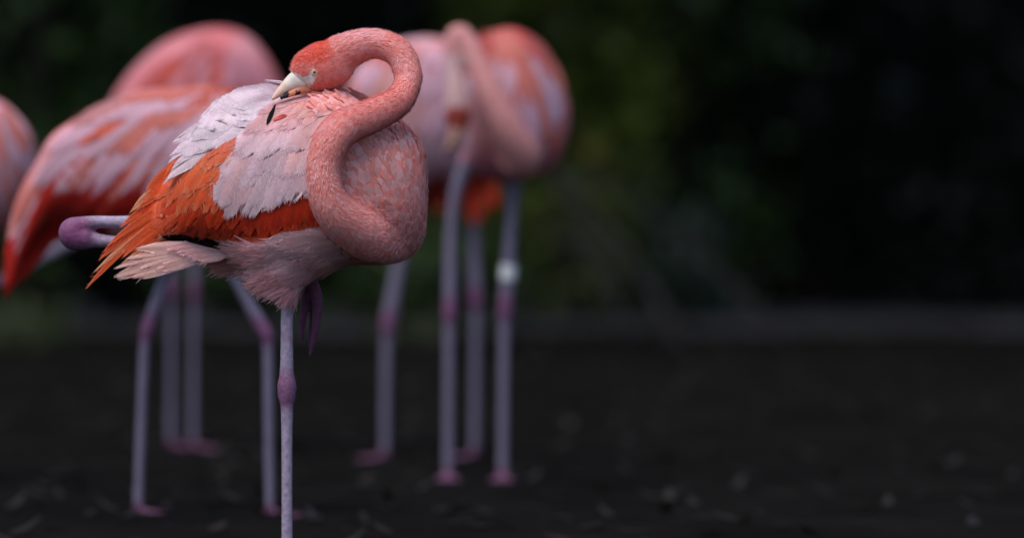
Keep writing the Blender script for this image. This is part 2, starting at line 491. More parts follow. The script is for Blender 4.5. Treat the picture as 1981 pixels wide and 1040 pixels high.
# unseen trees, added so that their boughs shade the shrubs and bank
def added_tree(x, y, label, seed):
    r = np.random.default_rng(seed)
    z0 = float(ground_z(np.array([x]), np.array([y]))[0])
    root = empty('added_tree', (x, y, z0)); tag(root, label, 'added_tree', 'unseen trees added for shade')
    s = Soup()
    top = np.array([x, y - 1.2, 4.6])
    stick(s, (x, y, z0 - .1), top, .17, .08, m=10, bendv=(0, .3, 0))
    mesh_obj('trunk', s.verts(), s.f, M_BARK, root, off=(x, y, z0))
    for k in range(7):
        s = Soup(); a = r.uniform(0, 6.28)
        p = np.array([x, y, z0]) * (.45 - .05 * k) + top * (.55 + .05 * k)
        stick(s, p, p + np.array([1.9 * math.cos(a), -1.6 + 1.4 * math.sin(a), r.uniform(.1, .9)]), .05, .015, m=6)
        mesh_obj('limb', s.verts(), s.f, M_BARK, root, off=(x, y, z0))
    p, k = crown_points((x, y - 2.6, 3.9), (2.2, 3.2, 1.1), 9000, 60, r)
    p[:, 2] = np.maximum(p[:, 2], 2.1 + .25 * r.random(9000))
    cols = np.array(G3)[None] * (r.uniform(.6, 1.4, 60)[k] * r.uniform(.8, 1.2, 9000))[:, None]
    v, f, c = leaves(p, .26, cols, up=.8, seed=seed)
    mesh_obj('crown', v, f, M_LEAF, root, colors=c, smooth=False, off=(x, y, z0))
added_tree(-3.4, 12.2, 'unseen canopy added for shade behind the striped flamingo', 51)
added_tree(-.2, 12.5, 'unseen canopy added for shade behind the preening flamingo', 52)
added_tree(3.0, 12.2, 'unseen canopy added for shade beyond the shrub row end', 53)
added_tree(6.0, 12.4, 'unseen canopy added for shade past the last shrub', 54)

# leaf litter and stones
r = np.random.default_rng(5)
N = 2600
p = np.stack([r.uniform(-2.5, 3.0, N), r.uniform(.6, 10.6, N), np.zeros(N)], -1)
p[:, 2] = ground_z(p[:, 0], p[:, 1]) + .004
lc = np.array([[.014, .010, .007], [.009, .0075, .006], [.018, .013, .009]])[r.integers(0, 3, N)]
ang = r.uniform(0, 6.28, N)
d = np.stack([np.cos(ang), np.sin(ang), r.uniform(-.05, .25, N)], -1)
n = np.tile([0, 0, 1.0], (N, 1))
v, f, c, u = ribbons(p, d, n, r.uniform(.03, .07, N), r.uniform(.015, .03, N), lc, lc * .8, lift=r.uniform(0, .2, N), curl=r.uniform(-.1, .3, N), prof='leaf')
tag(mesh_obj('leaf_litter', v, f, M_LEAF, colors=c), 'brown dead leaves strewn over the dark soil', 'leaf litter', kind='stuff')
def stone(x, y, r0, lab, seed):
    q = np.random.default_rng(seed)
    a = np.linspace(0, 2 * math.pi, 12, endpoint=False); rs = []
    z0 = float(ground_z(np.array([x]), np.array([y]))[0])
    for t in np.linspace(-.9, .95, 7):
        rr = r0 * math.sqrt(1 - t * t) * (1 + .12 * q.normal(size=12))
        rs.append(np.stack([x + rr * np.cos(a) * 1.25, y + rr * np.sin(a), np.full(12, z0 + r0 * .5 * (t + .75))], -1))
    s = Soup(); rings(s, rs)
    tag(mesh_obj('stone', s.verts(), s.f, M_STONE, off=(0, 0, 0)), lab, 'stone', 'grey stones on the soil')
for i, (px_, s_, r0, lab) in enumerate([(150, .462, .05, 'grey stone at the foot of the mid green shrub'), (650, .465, .055, 'pale grey stone under the preening flamingo breast'),
        (930, .465, .06, 'pale grey stone between the legs of the right-hand flamingos'), (1010, .468, .05, 'grey stone beside the banded leg'), (395, .465, .04, 'grey stone between the legs under the striped flamingo')]):
    stone(sx(px_, s_), 8 / s_ - 8, r0, lab, 60 + i)

def grass(x, y, n, h, lab, seed):
    r = np.random.default_rng(seed)
    z0 = float(ground_z(np.array([x]), np.array([y]))[0])
    p = np.stack([x + r.normal(size=n) * .06, y + r.normal(size=n) * .06, np.full(n, z0 - .005)], -1)
    nn = np.tile([0, 0, 1.0], (n, 1)); ang = r.uniform(0, 6.28, n)
    d = np.stack([np.cos(ang), np.sin(ang), np.zeros(n)], -1)
    L = r.uniform(.5, 1, n) * h
    c0 = np.tile([[.03, .05, .012]], (n, 1)) * r.uniform(.6, 1.4, n)[:, None]
    v, f, c, u = ribbons(p, d, nn, L * .5, np.full(n, .007), c0, c0 * 1.3, lift=r.uniform(1.4, 2.2, n), curl=-r.uniform(.2, .9, n), prof='fine')
    tag(mesh_obj('grass_tuft', v, f, M_LEAF, colors=c, off=(0, 0, 0)), lab, 'grass tuft', 'grass tufts on the soil')
grass(sx(70, .5), 8.0, 160, .22, 'green grass tuft below the striped flamingo tail', 71)
grass(sx(30, .52), 7.4, 140, .2, 'green grass tuft at the foot of the blue-green shrub', 72)
grass(sx(800, .5), 8.0, 90, .14, 'short grass tuft behind the preening flamingo breast', 73)

# ------------------------------------------------------------------ feathers
def feather_geo(fr, depth, base, tip, wd, layer, bend, c0, c1, ce, point=False, seed=0, nt=13, nu=10, lift=1.2, tilt=.8, stray=12, fray=1.0):
    r = np.random.default_rng(seed)
    b, t_ = np.asarray(base, float), np.asarray(tip, float)
    d = t_ - b; L = np.hypot(*d); pr = np.array([d[1], -d[0]]) / L
    if pr[1] > 0: pr = -pr
    m = (b + t_) / 2 + pr * bend * L
    u = np.linspace(-1, 1, nu + 1)
    endj = 1 - (.13 if not point else .02) * np.abs(u) ** 2.2 + r.normal(size=nu + 1) * .012
    tt = np.linspace(0, 1, nt + 1)
    if point: prof = np.interp(tt, [0, .2, .5, .8, 1], [.12, .75, 1, .62, .06])
    else: prof = np.interp(tt, [0, .2, .45, .8, .93, 1], [.12, .7, 1, .98, .82, .5])
    def P(t): 
        t = t[..., None]
        return (1 - t) ** 2 * b + 2 * t * (1 - t) * m + t * t * t_
    def Tn(t):
        t = t[..., None]; q = 2 * (1 - t) * (m - b) + 2 * t * (t_ - m)
        return q / np.linalg.norm(q, axis=-1)[..., None]
    T = tt[:, None] * endj[None, :]
    U = np.broadcast_to(u[None, :], T.shape)
    c = P(T); q = Tn(T); pp = np.stack([q[..., 1], -q[..., 0]], -1)
    wob = 1 + .05 * np.sin(T * 9 + seed)
    xy = c + pp * (U * prof[:, None] * wd / 2 * wob)[..., None]
    ph = r.uniform(0, 6.3)
    off = 2.0 + layer * .5 + lift * T ** 1.5 + (1 - U ** 2) * wd * .035 + U * tilt * T + .5 * np.sin(U * 5 + ph) * T
    v = depth(xy[..., 0], xy[..., 1]) - off
    V = fr.w(xy[..., 0], xy[..., 1], v).reshape(-1, 3)
    idx = np.arange((nt + 1) * (nu + 1)).reshape(nt + 1, nu + 1)
    F = np.stack([idx[:-1, :-1], idx[:-1, 1:], idx[1:, 1:], idx[1:, :-1]], -1).reshape(-1, 4)
    c0, c1, ce = map(np.asarray, (c0, c1, ce))
    k = np.clip((T - .25) / .6, 0, 1)[..., None]
    C = c0 * (1 - k) + c1 * k
    e = (np.abs(U) ** 3 * .8 * np.clip(T * 1.3, 0, 1))[..., None]
    tipk = (np.clip((T - .86) / .12, 0, 1) * .55)[..., None]
    e = np.maximum(e, tipk)
    C = C * (1 - e) + ce * e
    C = C * (1 + .10 * np.sin(U * r.uniform(2, 5) + ph)[..., None])
    C = np.where((np.abs(U) < .06)[..., None], C * .88 + ce * .12, C)
    k = PX / fr.s
    UV = np.stack([(U * prof[:, None] * wd / 2) * k, T * L * k], -1).reshape(-1, 2)
    rim = np.minimum(np.clip((1 - np.abs(U)) / (.28 * fray), 0, 1) + np.clip(.35 - T, 0, 1) * 2, np.clip((1 - tt[:, None]) / (fray * (.13 if layer < 9 else .2)) + 0 * U, 0, 1))
    rim = np.minimum(rim, np.clip(T / .12, 0, 1))
    C = np.concatenate([C, np.clip(rim, 0, 1)[..., None]], -1).reshape(-1, 4)
    if stray:
        su = r.uniform(-.95, .95, stray); stt = r.uniform(.80, .97, stray) * (1 - .13 * np.abs(su) ** 2.2)
        cp = P(stt); tq = Tn(stt); sp = np.stack([tq[:, 1], -tq[:, 0]], -1)
        w0 = np.interp(stt, tt, prof) * wd / 2
        A = cp + sp * (su * w0)[:, None]
        dr = tq + sp * (su * .8)[:, None]; dr /= np.linalg.norm(dr, axis=1)[:, None]
        ln = r.uniform(6, 15, stray) * min(1, wd / 30 + .3)
        B = A + dr * ln[:, None]
        wv = np.stack([dr[:, 1], -dr[:, 0]], -1) * .55
        dv = lambda a: depth(a[:, 0], a[:, 1]) - (2.2 + layer * .5 + lift * stt ** 1.5 + (1 - su ** 2) * wd * .035 + su * tilt * stt)
        va, vb = dv(A), dv(B) - 1.5
        vv = np.stack([fr.w(A[:, 0] - wv[:, 0], A[:, 1] - wv[:, 1], va), fr.w(A[:, 0] + wv[:, 0], A[:, 1] + wv[:, 1], va),
                       fr.w(B[:, 0] + wv[:, 0] * .2, B[:, 1] + wv[:, 1] * .2, vb), fr.w(B[:, 0] - wv[:, 0] * .2, B[:, 1] - wv[:, 1] * .2, vb)], 1).reshape(-1, 3)
        ff = np.arange(stray * 4).reshape(-1, 4) + len(V)
        V = np.vstack([V, vv]); F = np.vstack([F, ff])
        C = np.vstack([C, np.tile(np.append(ce * .9 + c1 * .1, 1.0), (stray * 4, 1))])
        UV = np.vstack([UV, np.zeros((stray * 4, 2))])
    return V, F, C, UV

def along(poly, n):
    P = np.asarray(poly, float)
    if len(P) == 1: return np.repeat(P, n, 0)
    s = np.concatenate([[0], np.cumsum(np.hypot(*np.diff(P, axis=0).T))])
    q = np.linspace(0, s[-1], n)
    return np.stack([np.interp(q, s, P[:, 0]), np.interp(q, s, P[:, 1])], -1)

def foot(soup, fr, x, v, ang, k=1.0):
    gy = fr.gy()
    tips = []
    for a in (-.5, 0, .5):
        dx, dv = math.cos(ang + a), math.sin(ang + a)
        L = (88 if a == 0 else 78) * k
        tube(soup, fr, [(x, gy - 14 * k, v, 8 * k), (x + dx * L * .3, gy - 9 * k, v + dv * L * .3, 7 * k), (x + dx * L * .7, gy - 6 * k, v + dv * L * .7, 6 * k), (x + dx * L, gy - 4 * k, v + dv * L, 3.5 * k)], n=10, m=8)
        tips.append((x + dx * L * .85, v + dv * L * .85))
    for a, b in ((0, 1), (1, 2)):
        pts = [(x, v), tips[a], tips[b]]
        vv = [fr.w(q[0], gy - 7.5 * k, q[1]) for q in pts] + [fr.w(q[0], gy - 1 * k, q[1]) for q in pts]
        soup.add(vv, [(0, 1, 2), (5, 4, 3), (0, 3, 4, 1), (1, 4, 5, 2), (2, 5, 3, 0)])
    tube(soup, fr, [(x, gy - 14 * k, v, 6 * k), (x - math.cos(ang) * 22 * k, gy - 5 * k, v - math.sin(ang) * 22 * k, 4 * k)], n=5, m=8)

# ------------------------------------------------------------------ the preening flamingo
F0 = Frame(1.0)
def to_px(V, fr):
    k = PX / fr.s
    return 990.5 + (V[:, 0] - CX) / k, 150 - (V[:, 2] - EYE) / k, (V[:, 1] - fr.Y) / k

body = Loft([(826, 345, 395, 25, -5), (818, 300, 460, 78, -5), (794, 262, 494, 118, 0), (760, 238, 508, 140, 0), (720, 212, 511, 150, 0), (680, 190, 512, 156, 0),
    (640, 182, 524, 158, 0), (600, 184, 534, 156, 0), (560, 190, 540, 152, 0), (520, 198, 540, 146, 0), (480, 208, 522, 138, 0), (440, 225, 494, 126, 0), (400, 255, 484, 110, 0),
    (360, 295, 476, 84, 0), (325, 348, 466, 46, 0), (305, 380, 456, 20, 0), (290, 400, 448, 5, 0)])
NECK = [(770, 452, -10, 50), (738, 455, -78, 51), (700, 441, -128, 45), (666, 418, -165, 39), (645, 391, -184, 35), (634, 356, -192, 32), (633, 312, -192, 31.5), (647, 271, -186, 34), (673, 243, -172, 34),
        (709, 229, -150, 31.5), (742, 214, -125, 30), (771, 196, -98, 28), (787, 170, -78, 25.5), (790, 140, -66, 26), (769, 100, -56, 27), (722, 85, -48, 28), (674, 99, -42, 35, .9), (644, 121, -40, 46, .72), (617, 131, -42, 46, .68), (593, 137, -46, 38, .66), (577, 144, -50, 24, .7), (570, 148, -52, 12, .8)]
soup = Soup()
body.add(soup, F0)
neckS = tube(soup, F0, NECK, n=150, m=28)
# thigh, standing leg, foot
tube(soup, F0, [(556, 498, -35, 74), (548, 532, -38, 54), (553, 558, -40, 32), (558, 584, -40, 18)], n=20)
GYM = F0.gy()
tube(soup, F0, [(557, 575, -40, 13), (556, 640, -40, 12.5), (556, 715, -40, 14), (556, 742, -40, 19), (556, 768, -40, 17), (556, 800, -40, 12), (556, 960, -40, 11), (556, GYM - 30, -40, 12), (556, GYM - 10, -40, 11)], n=60, m=14)
foot(soup, F0, 556, -40, 0.0)
# folded far leg: shin bone out to the heel joint and the long foot bone back under the body
tube(soup, F0, [(400, 440, 40, 22), (300, 431, 42, 16), (230, 431, 44, 13), (180, 431, 45, 13.5), (148, 439, 45, 20)], n=30, m=14)
tube(soup, F0, [(152, 437, 45, 20), (136, 447, 45, 26), (140, 459, 45, 27), (168, 463, 45, 22)], n=16, m=14)
tube(soup, F0, [(150, 461, 45, 23), (192, 467, 45, 14), (240, 472, 44, 12), (420, 505, 40, 11), (560, 535, 34, 11), (594, 545, 32, 14), (606, 558, 30, 14)], n=40, m=14)
# hanging toes
for a in ([(600, 548, 30, 15), (611, 575, 22, 13), (613, 605, 18, 10), (607, 650, 18, 7), (598, 690, 20, 3.5)],
          [(602, 552, 34, 12), (590, 585, 36, 10), (584, 625, 40, 7), (582, 662, 42, 3.5)],
          [(604, 552, 42, 11), (604, 590, 50, 8), (600, 635, 54, 6.5), (596, 680, 56, 3.5)]):
    tube(soup, F0, a, n=16, m=10)
bv, bn, bf = remesh(soup, .0027, 6)

ORANGE_POLY = [(330, 325), (365, 285), (480, 258), (500, 262), (430, 400), (600, 380), (628, 380), (628, 430), (505, 466), (310, 458), (260, 470), (230, 430), (245, 415)]
def neck_param(V):
    x, y, v = to_px(V, F0)
    P = np.stack([x, y, v], -1)
    best = np.full(len(P), 1e9); k = np.zeros(len(P), int)
    for i, s in enumerate(neckS):
        d = np.linalg.norm(P - s[:3], axis=1) / s[3]
        m = d < best; best[m] = d[m]; k[m] = i
    return best, k
nd, nk = neck_param(bv)
hx, hy, hv = to_px(bv, F0)
PINK, PALE, SALMON, DEEP = srgb(246, 170, 164), srgb(246, 202, 208), srgb(238, 122, 106), srgb(230, 88, 64)
WHITE, ORNG, RED = srgb(226, 210, 218), srgb(222, 84, 34), srgb(180, 44, 16)
LAV, PURP = srgb(160, 146, 170), srgb(122, 70, 108)
MASK = [(548, 128), (572, 141), (590, 149), (604, 142), (616, 145), (610, 158), (603, 168), (600, 182), (548, 190)]
def body_colour(x, y, v, nd, nk):
    P = np.stack([x, y, v], -1)
    n1, n2 = vnoise(P * .06, 1), vnoise(P * .17, 2)
    c = np.tile(PALE, (len(x), 1)).astype(float)
    def mix(cc, k):
        nonlocal c
        k = np.clip(k, 0, 1)[:, None]; c = c * (1 - k) + np.asarray(cc) * k
    mix(SALMON, np.clip((x - 640) / 60, 0, 1) * (.5 + .3 * n2))
    mix(PALE, np.clip((y - 440) / 40, 0, 1) * np.clip((720 - x) / 60, 0, 1))
    mix(ORNG, inpoly(x, y, ORANGE_POLY) * .95)
    isn = (nd < 1.22) & (nk > 8)
    k = np.clip((1.35 - nd) / .2, 0, 1) * np.clip((nk - 2) / 12., 0, 1)
    mix(PINK, k)
    mix(PALE, k * np.clip(.25 * n1 + .3 * n2 + .05, 0, .6)); mix(SALMON, k * np.clip(-.3 * n2 + .3 * vnoise(P * .33, 6) - .05, 0, .45))
    head = isn & (nk > 118)
    mix(DEEP, head * np.clip((672 - x) / 45, 0, 1) * np.clip((150 - y) / 34, .55, 1) * (.75 + .2 * n1))
    mix(PALE, isn * (nk > 103) * np.clip((88 - y) / 18, 0, 1) * np.clip((x - 640) / 20, 0, 1) * .5)
    m = inpoly(x, y, MASK) & head
    c[m] = srgb(222, 222, 216)
    leg = (y > 586) | ((x < 250) & (v > 15)) | ((y > 535) & (v > 8) & (x > 570))
    c[leg] = LAV
    jt = np.exp(-((np.hypot(x - 140, (y - 450) * 1.0)) / 45) ** 4) * (v > 10)
    mix(srgb(118, 56, 100), jt * .95)
    mix(srgb(104, 48, 84), ((y > 535) & (v > 4) & (x > 570)) * .95)
    mix(PURP, np.exp(-((y - 752) / 40.) ** 4) * leg * .85)
    mix(PURP, (y > GYM - 40) * .8)
    mix(PURP, leg * np.clip(n2 * .3, 0, .3))
    return c
main = empty('flamingo', (float(F0.w(556, 0, 0)[0]), float(F0.w(0, 0, -40)[1]), 0.0))
tag(main, 'sharply seen pink flamingo with looped neck preening its back, one leg folded', 'flamingo', 'flamingos')
MO = np.array(main.location)
bodyo = mesh_obj('body', bv, bf, M_SKIN, main, colors=body_colour(hx, hy, hv, nd, nk), off=MO)
bvh = BVHTree.FromPolygons([tuple(p) for p in bv], [tuple(int(i) for i in q) for q in bf])

# fine plumage on the surface
def plumage():
    parts = []
    A = len(bv)
    leg = (hy > 588) | ((hx < 250) & (hv > 15)) | ((hy > 535) & (hv > 8) & (hx > 570))
    mask = inpoly(hx, hy, MASK) & (nk > 118)
    T = np.gradient(neckS[:, :3], axis=0); T /= np.linalg.norm(T, axis=1)[:, None]
    Tw = np.stack([T[:, 0], T[:, 2], -T[:, 1]], -1)
    isn = (nd < 1.3) & (nk > 10)
    # neck and head: short hair-like feathers lying away from the bill
    def pick(sel, n):
        ids = np.nonzero(sel)[0]
        return rng.choice(ids, n, replace=len(ids) < n)
    i = pick(isn & ~mask & ~leg, 95000)
    d = -Tw[nk[i]] + rng.normal(size=(len(i), 3)) * .2
    col = body_colour(hx[i], hy[i], hv[i], nd[i], nk[i]) * rng.uniform(.88, 1.14, len(i))[:, None]
    hd = nk[i] > 118
    L = np.where(hd, rng.uniform(.0018, .0036, len(i)), rng.uniform(.0028, .0062, len(i)))
    parts.append(ribbons(bv[i] + rng.normal(size=(len(i), 3)) * .0008, d, bn[i], L, rng.uniform(.0006, .0013, len(i)), col, col * 1.06, K=2, lift=rng.uniform(.1, .5, len(i)), curl=np.zeros(len(i)), prof='fine'))
    # lower breast: the neck's short feathers run out over it
    lb_ = ~leg & (nd < 2.2) & (nk <= 14) & (hx > 690) & (hy > 395)
    i = pick(lb_, 11000)
    d = np.stack([-.8 * np.ones(len(i)), np.zeros(len(i)), np.clip((470 - hy[i]) / 60, -.3, 1)], -1) + rng.normal(size=(len(i), 3)) * .3
    nz = vnoise(np.stack([hx[i], hy[i], hv[i]], -1) * .22, 8)
    cc = np.where((nz > .15)[:, None], SALMON, PALE) * .6 + .4 * PINK
    cc = cc * rng.uniform(.8, 1.2, len(i))[:, None]
    parts.append(ribbons(bv[i], d, bn[i], rng.uniform(.006, .012, len(i)), rng.uniform(.0015, .0035, len(i)), cc, cc * 1.1, K=2, lift=rng.uniform(.05, .25, len(i)), curl=np.zeros(len(i)), prof='leaf'))
    # breast: small overlapping feathers, longer towards the shoulder
    br = ~isn & ~leg & (hx > 640) & ~((hy > 470) & (hx > 690))
    i = pick(br, 5600)
    x, y = hx[i], hy[i]
    d = np.stack([-(.35 + .65 * np.clip((760 - x) / 80, 0, 1)), np.zeros(len(i)), np.clip((500 - y) / 90, -.4, 1.0)], -1) + rng.normal(size=(len(i), 3)) * .25
    nz = vnoise(np.stack([x, y, hv[i]], -1) * .2, 9) + rng.normal(size=len(i)) * .4
    cc = np.where((nz > -.15)[:, None], SALMON, PALE) * .5 + .5 * PINK
    cc = cc * rng.uniform(.82, 1.15, len(i))[:, None]
    up = np.clip((400 - y) / 130, 0, 1)
    parts.append(ribbons(bv[i], d, bn[i], rng.uniform(.012, .019, len(i)) * (1 + 1.1 * up), rng.uniform(.006, .011, len(i)) * (1 + .6 * up), cc, cc * .78 + .22 * srgb(250, 200, 198), K=4, lift=rng.uniform(.02, .11, len(i)) * (1 + up * .5), curl=rng.uniform(-.05, .03, len(i))))
    # belly, flank and thigh: loose wisps
    be = ~isn & ~leg & (hx <= 700) & (hy > np.interp(hx, [250, 430, 440, 520, 620, 700], [600, 600, 482, 474, 448, 440]))
    i = pick(be, 8000)
    x, y = hx[i], hy[i]
    d = np.stack([-np.ones(len(i)), np.zeros(len(i)), -.12 - .5 * np.clip((y - 500) / 60, 0, 1) * np.clip((620 - x) / 80, 0, 1)], -1) + rng.normal(size=(len(i), 3)) * np.array([.2, .2, .22])
    cc = (PALE * 1.0 + .04 * PINK)[None] * rng.uniform(.8, 1.15, len(i))[:, None]
    cc = np.where((rng.random(len(i)) < .22)[:, None], cc * .6 + SALMON * .4, cc)
    sock = np.clip((y - 555) / 20, 0, 1)
    parts.append(ribbons(bv[i], d, bn[i], rng.uniform(.020, .045, len(i)) * (1 - .75 * sock), rng.uniform(.003, .0065, len(i)), cc * .98, cc * 1.05, K=4, lift=rng.uniform(.02, .16, len(i)), curl=rng.uniform(-.1, .1, len(i)), prof='leaf'))
    i = pick(be & (hx < 640), 9000)
    x, y = hx[i], hy[i]
    d = np.stack([-np.ones(len(i)), np.zeros(len(i)), -.15 - .6 * np.clip((y - 500) / 60, 0, 1)], -1) + rng.normal(size=(len(i), 3)) * .35
    cc = (PALE * 1.0)[None] * rng.uniform(.85, 1.15, len(i))[:, None]
    sock = np.clip((y - 555) / 20, 0, 1)
    parts.append(ribbons(bv[i], d, bn[i], rng.uniform(.012, .028, len(i)) * (1 - .7 * sock), rng.uniform(.0008, .0018, len(i)), cc, cc * 1.1, K=3, lift=rng.uniform(.05, .32, len(i)), curl=rng.uniform(-.2, .05, len(i)), prof='fine'))
    # far side and back: broad contour feathers
    fs = ~isn & ~leg & (hx <= 660) & (bn[:, 1] > .2) & (hy < 440) & (hx > 370)
    i = pick(fs, 1800)
    d = np.stack([-np.ones(len(i)), np.zeros(len(i)), np.full(len(i), -.35)], -1) + rng.normal(size=(len(i), 3)) * .15
    cc = body_colour(hx[i], hy[i], hv[i], nd[i], nk[i]) * rng.uniform(.8, 1.15, len(i))[:, None]
    parts.append(ribbons(bv[i], d, bn[i], rng.uniform(.04, .07, len(i)), rng.uniform(.014, .024, len(i)), cc, cc * 1.05, K=4, lift=rng.uniform(.02, .12, len(i)), curl=np.zeros(len(i))))
    return merge(parts)
V, Fq, C, U = plumage()
tag(mesh_obj('plumage', V, Fq, M_DOWN, main, colors=C, uvs=U, off=MO), kind='stuff')

def flat(v0): return lambda x, y: np.full(np.shape(x), float(v0))
# wing, scapular and tail feathers, one object each
def bdepth(x, y): return body.depth(x, y)
def shell(name, poly, coff, n=26):
    """thin shoulder of the wing under its feathers"""
    P = np.array(poly, float); cx_, cy_ = P.mean(0)
    B = along(np.vstack([P, P[:1]]), 61)[:-1]
    vs, fs = [], []
    qs = np.linspace(0, 1, 9)
    for q in qs:
        x = cx_ + (B[:, 0] - cx_) * q; y = cy_ + (B[:, 1] - cy_) * q
        vs.append(F0.w(x, y, bdepth(x, y) - coff * (1 - q ** 4) - .5))
    V = np.vstack(vs); m = 60
    for i in range(8):
        for j in range(m): fs.append((i * m + j, i * m + (j + 1) % m, (i + 1) * m + (j + 1) % m, (i + 1) * m + j))
    return V, np.array(fs)
V, fs = shell('wing', [(345, 330), (380, 292), (480, 262), (600, 250), (625, 300), (620, 415), (500, 455), (320, 448), (290, 420)], 3)
wing = mesh_obj('wing', V, fs, M_SKIN, main, colors=np.tile(RED, (len(V), 1)), off=MO)
V, fs = shell('tail', [(450, 468), (420, 492), (340, 492), (285, 500), (260, 490), (300, 468), (360, 466)], 2)
tail = mesh_obj('tail', V, fs, M_SKIN, main, colors=np.tile(PALE * .8, (len(V), 1)), off=MO)
seedn = [1000]
def put(parent, base, tip, wd, layer, bend, c0, c1, ce, mat=M_FEATHER, dep=bdepth, **kw):
    seedn[0] += 1
    V, Fq, C, U = feather_geo(F0, dep, base, tip, wd, layer, bend, c0, c1, ce, seed=seedn[0], **kw)
    return mesh_obj('feather', V, Fq, mat, parent, colors=C, uvs=U, off=MO)
def row(parent, n, bases, tips, wd, layer, bend, c0, c1, ce, jit=5, order=1, dep=bdepth, peach=False, **kw):
    B, T = along(bases, n), along(tips, n)
    for i in (range(n) if order > 0 else range(n - 1, -1, -1)):
        k = random.uniform(.92, 1.08)
        h = np.array([random.uniform(-.03, .03) for _ in range(3)])
        jx = lambda: np.array([random.gauss(0, jit), random.gauss(0, jit * .7)])
        if peach and random.random() < .3: c0_, c1_ = np.asarray(c0) * .45 + .55 * srgb(232, 158, 138), np.asarray(c1) * .7 + .3 * srgb(236, 172, 156)
        else: c0_, c1_ = np.asarray(c0), np.asarray(c1)
        put(parent, B[i] + jx() * .7, T[i] + jx(), wd * random.uniform(.82, 1.18), layer + (i * .13 * order) + random.uniform(0, .5), bend + random.gauss(0, .03),
            c0_ * (1 + h) * k, c1_ * (1 - h) * k, np.asarray(ce) * min(k, 1.06), dep=dep, **kw)
PEACH = srgb(240, 164, 124)
OR2, OR3 = srgb(240, 94, 44), srgb(226, 58, 22)
BLK = np.array([.003, .0027, .003])
# flight feathers: black strip
row(wing, 6, [(480, 474), (450, 474), (410, 468)], [(352, 468), (325, 462), (302, 456)], 17, 4, .02, BLK, BLK, BLK, mat=M_BLACK, jit=2, point=True, stray=2, fray=.3)
# tail
row(tail, 9, [(440, 474), (430, 482), (410, 488)], [(262, 486), (232, 508), (214, 532), (222, 543), (262, 530), (318, 509)], 22, 1, .03, PALE, srgb(240, 190, 172), PALE, jit=4, stray=5, fray=.4, dep=flat(-48))
row(tail, 7, [(460, 472), (450, 488)], [(320, 478), (345, 494), (390, 497)], 20, 3, .05, PALE, srgb(240, 182, 178), PALE, jit=5, fray=.5, dep=flat(-52))
# far wing, white
fgl = Loft([(r_[0] - 14 * (r_[0] < 500), r_[1] - 26, r_[2] + 10, r_[3], 0) for r_ in [(640, 182, 524, 158), (600, 184, 534, 156), (560, 190, 540, 152), (520, 198, 540, 146), (480, 208, 522, 138), (440, 225, 494, 126), (400, 255, 484, 110), (360, 295, 478, 88), (320, 345, 475, 62), (285, 390, 475, 38)]])
def farwing(x, y):
    k = np.clip((x - 455) / 70, 0, 1); k = k * k * (3 - 2 * k)
    return np.minimum(fgl.depth(x, y) + 14, bdepth(x, y)) * (1 - k) + bdepth(x, y) * k
WT = srgb(232, 212, 222)
row(bodyo, 6, [(560, 212), (552, 222), (545, 234)], [(331, 279), (322, 317), (345, 311), (328, 332), (320, 350)], 46, 0, .16, WT, WT, WT * 1.02, dep=farwing, jit=3, point=True, stray=2, lift=3, tilt=2.2, fray=.3)
row(bodyo, 7, [(565, 205), (555, 228)], [(350, 304), (390, 290), (440, 276), (485, 266)], 66, 1, .14, WT, WT, WT, jit=4, dep=farwing, stray=4, lift=3, tilt=2.2, fray=.4)
row(bodyo, 5, [(572, 196), (566, 212)], [(425, 212), (382, 240), (372, 266)], 62, 2, .13, WT, WT, WT, jit=4, dep=farwing, stray=3, lift=3, tilt=2.2, fray=.4)
row(bodyo, 4, [(580, 188), (572, 200)], [(455, 204), (462, 218), (452, 240)], 40, 3, .10, WT, WT, WT, jit=3, dep=farwing, stray=3, lift=3, tilt=2.2, fray=.4)
# long trailing strands
for b, t, wd, cc in [((345, 335), (250, 412), 22, PEACH), ((352, 345), (262, 408), 20, OR2), ((345, 365), (232, 440), 24, OR2), ((350, 380), (205, 478), 22, OR2), ((335, 395), (188, 505), 18, OR2),
        ((322, 410), (163, 562), 15, OR2), ((330, 405), (178, 530), 12, PEACH), ((345, 405), (215, 498), 20, PEACH), ((360, 405), (235, 500), 22, OR2), ((372, 415), (258, 488), 20, OR2), ((380, 410), (285, 474), 24, OR3), ((360, 395), (262, 462), 26, OR3), ((340, 385), (228, 462), 20, OR3), ((370, 425), (232, 512), 14, PEACH), ((355, 420), (205, 508), 12, OR2), ((380, 430), (268, 492), 16, OR2), ((330, 400), (196, 490), 16, OR3), ((300, 440), (184, 532), 9, OR2)]:
    put(wing, b, t, wd, 5.0 + random.uniform(0, 3), .05, cc, cc * .95, PEACH * .5 + cc * .5, point=True, stray=4, fray=.5)
# orange coverts, bottom row first
row(wing, 15, [(400, 340), (440, 330), (500, 340), (580, 350), (632, 350)], [(300, 452), (350, 455), (420, 460), (500, 464), (560, 450), (625, 428)], 42, 1, .07, OR3, srgb(190, 38, 14), OR2, jit=6, stray=8, fray=.5)  # dark red tips also hold the shadow of the white feathers in their colour
row(wing, 12, [(385, 318), (430, 305), (500, 315)], [(270, 420), (325, 446), (390, 438), (450, 440)], 36, 3, .08, OR2, OR3, OR2, jit=9, stray=5, fray=.55)
row(wing, 11, [(395, 298), (440, 285), (500, 285)], [(300, 388), (350, 416), (410, 402), (448, 385)], 33, 5, .09, OR2, OR2 * .9, PEACH * .7 + OR2 * .3, jit=10, stray=5, fray=.55)
row(wing, 11, [(410, 282), (460, 270), (510, 268)], [(325, 352), (365, 378), (415, 362), (452, 345)], 28, 7, .10, srgb(230, 124, 72), OR2, PEACH, jit=9, stray=5, fray=.55)
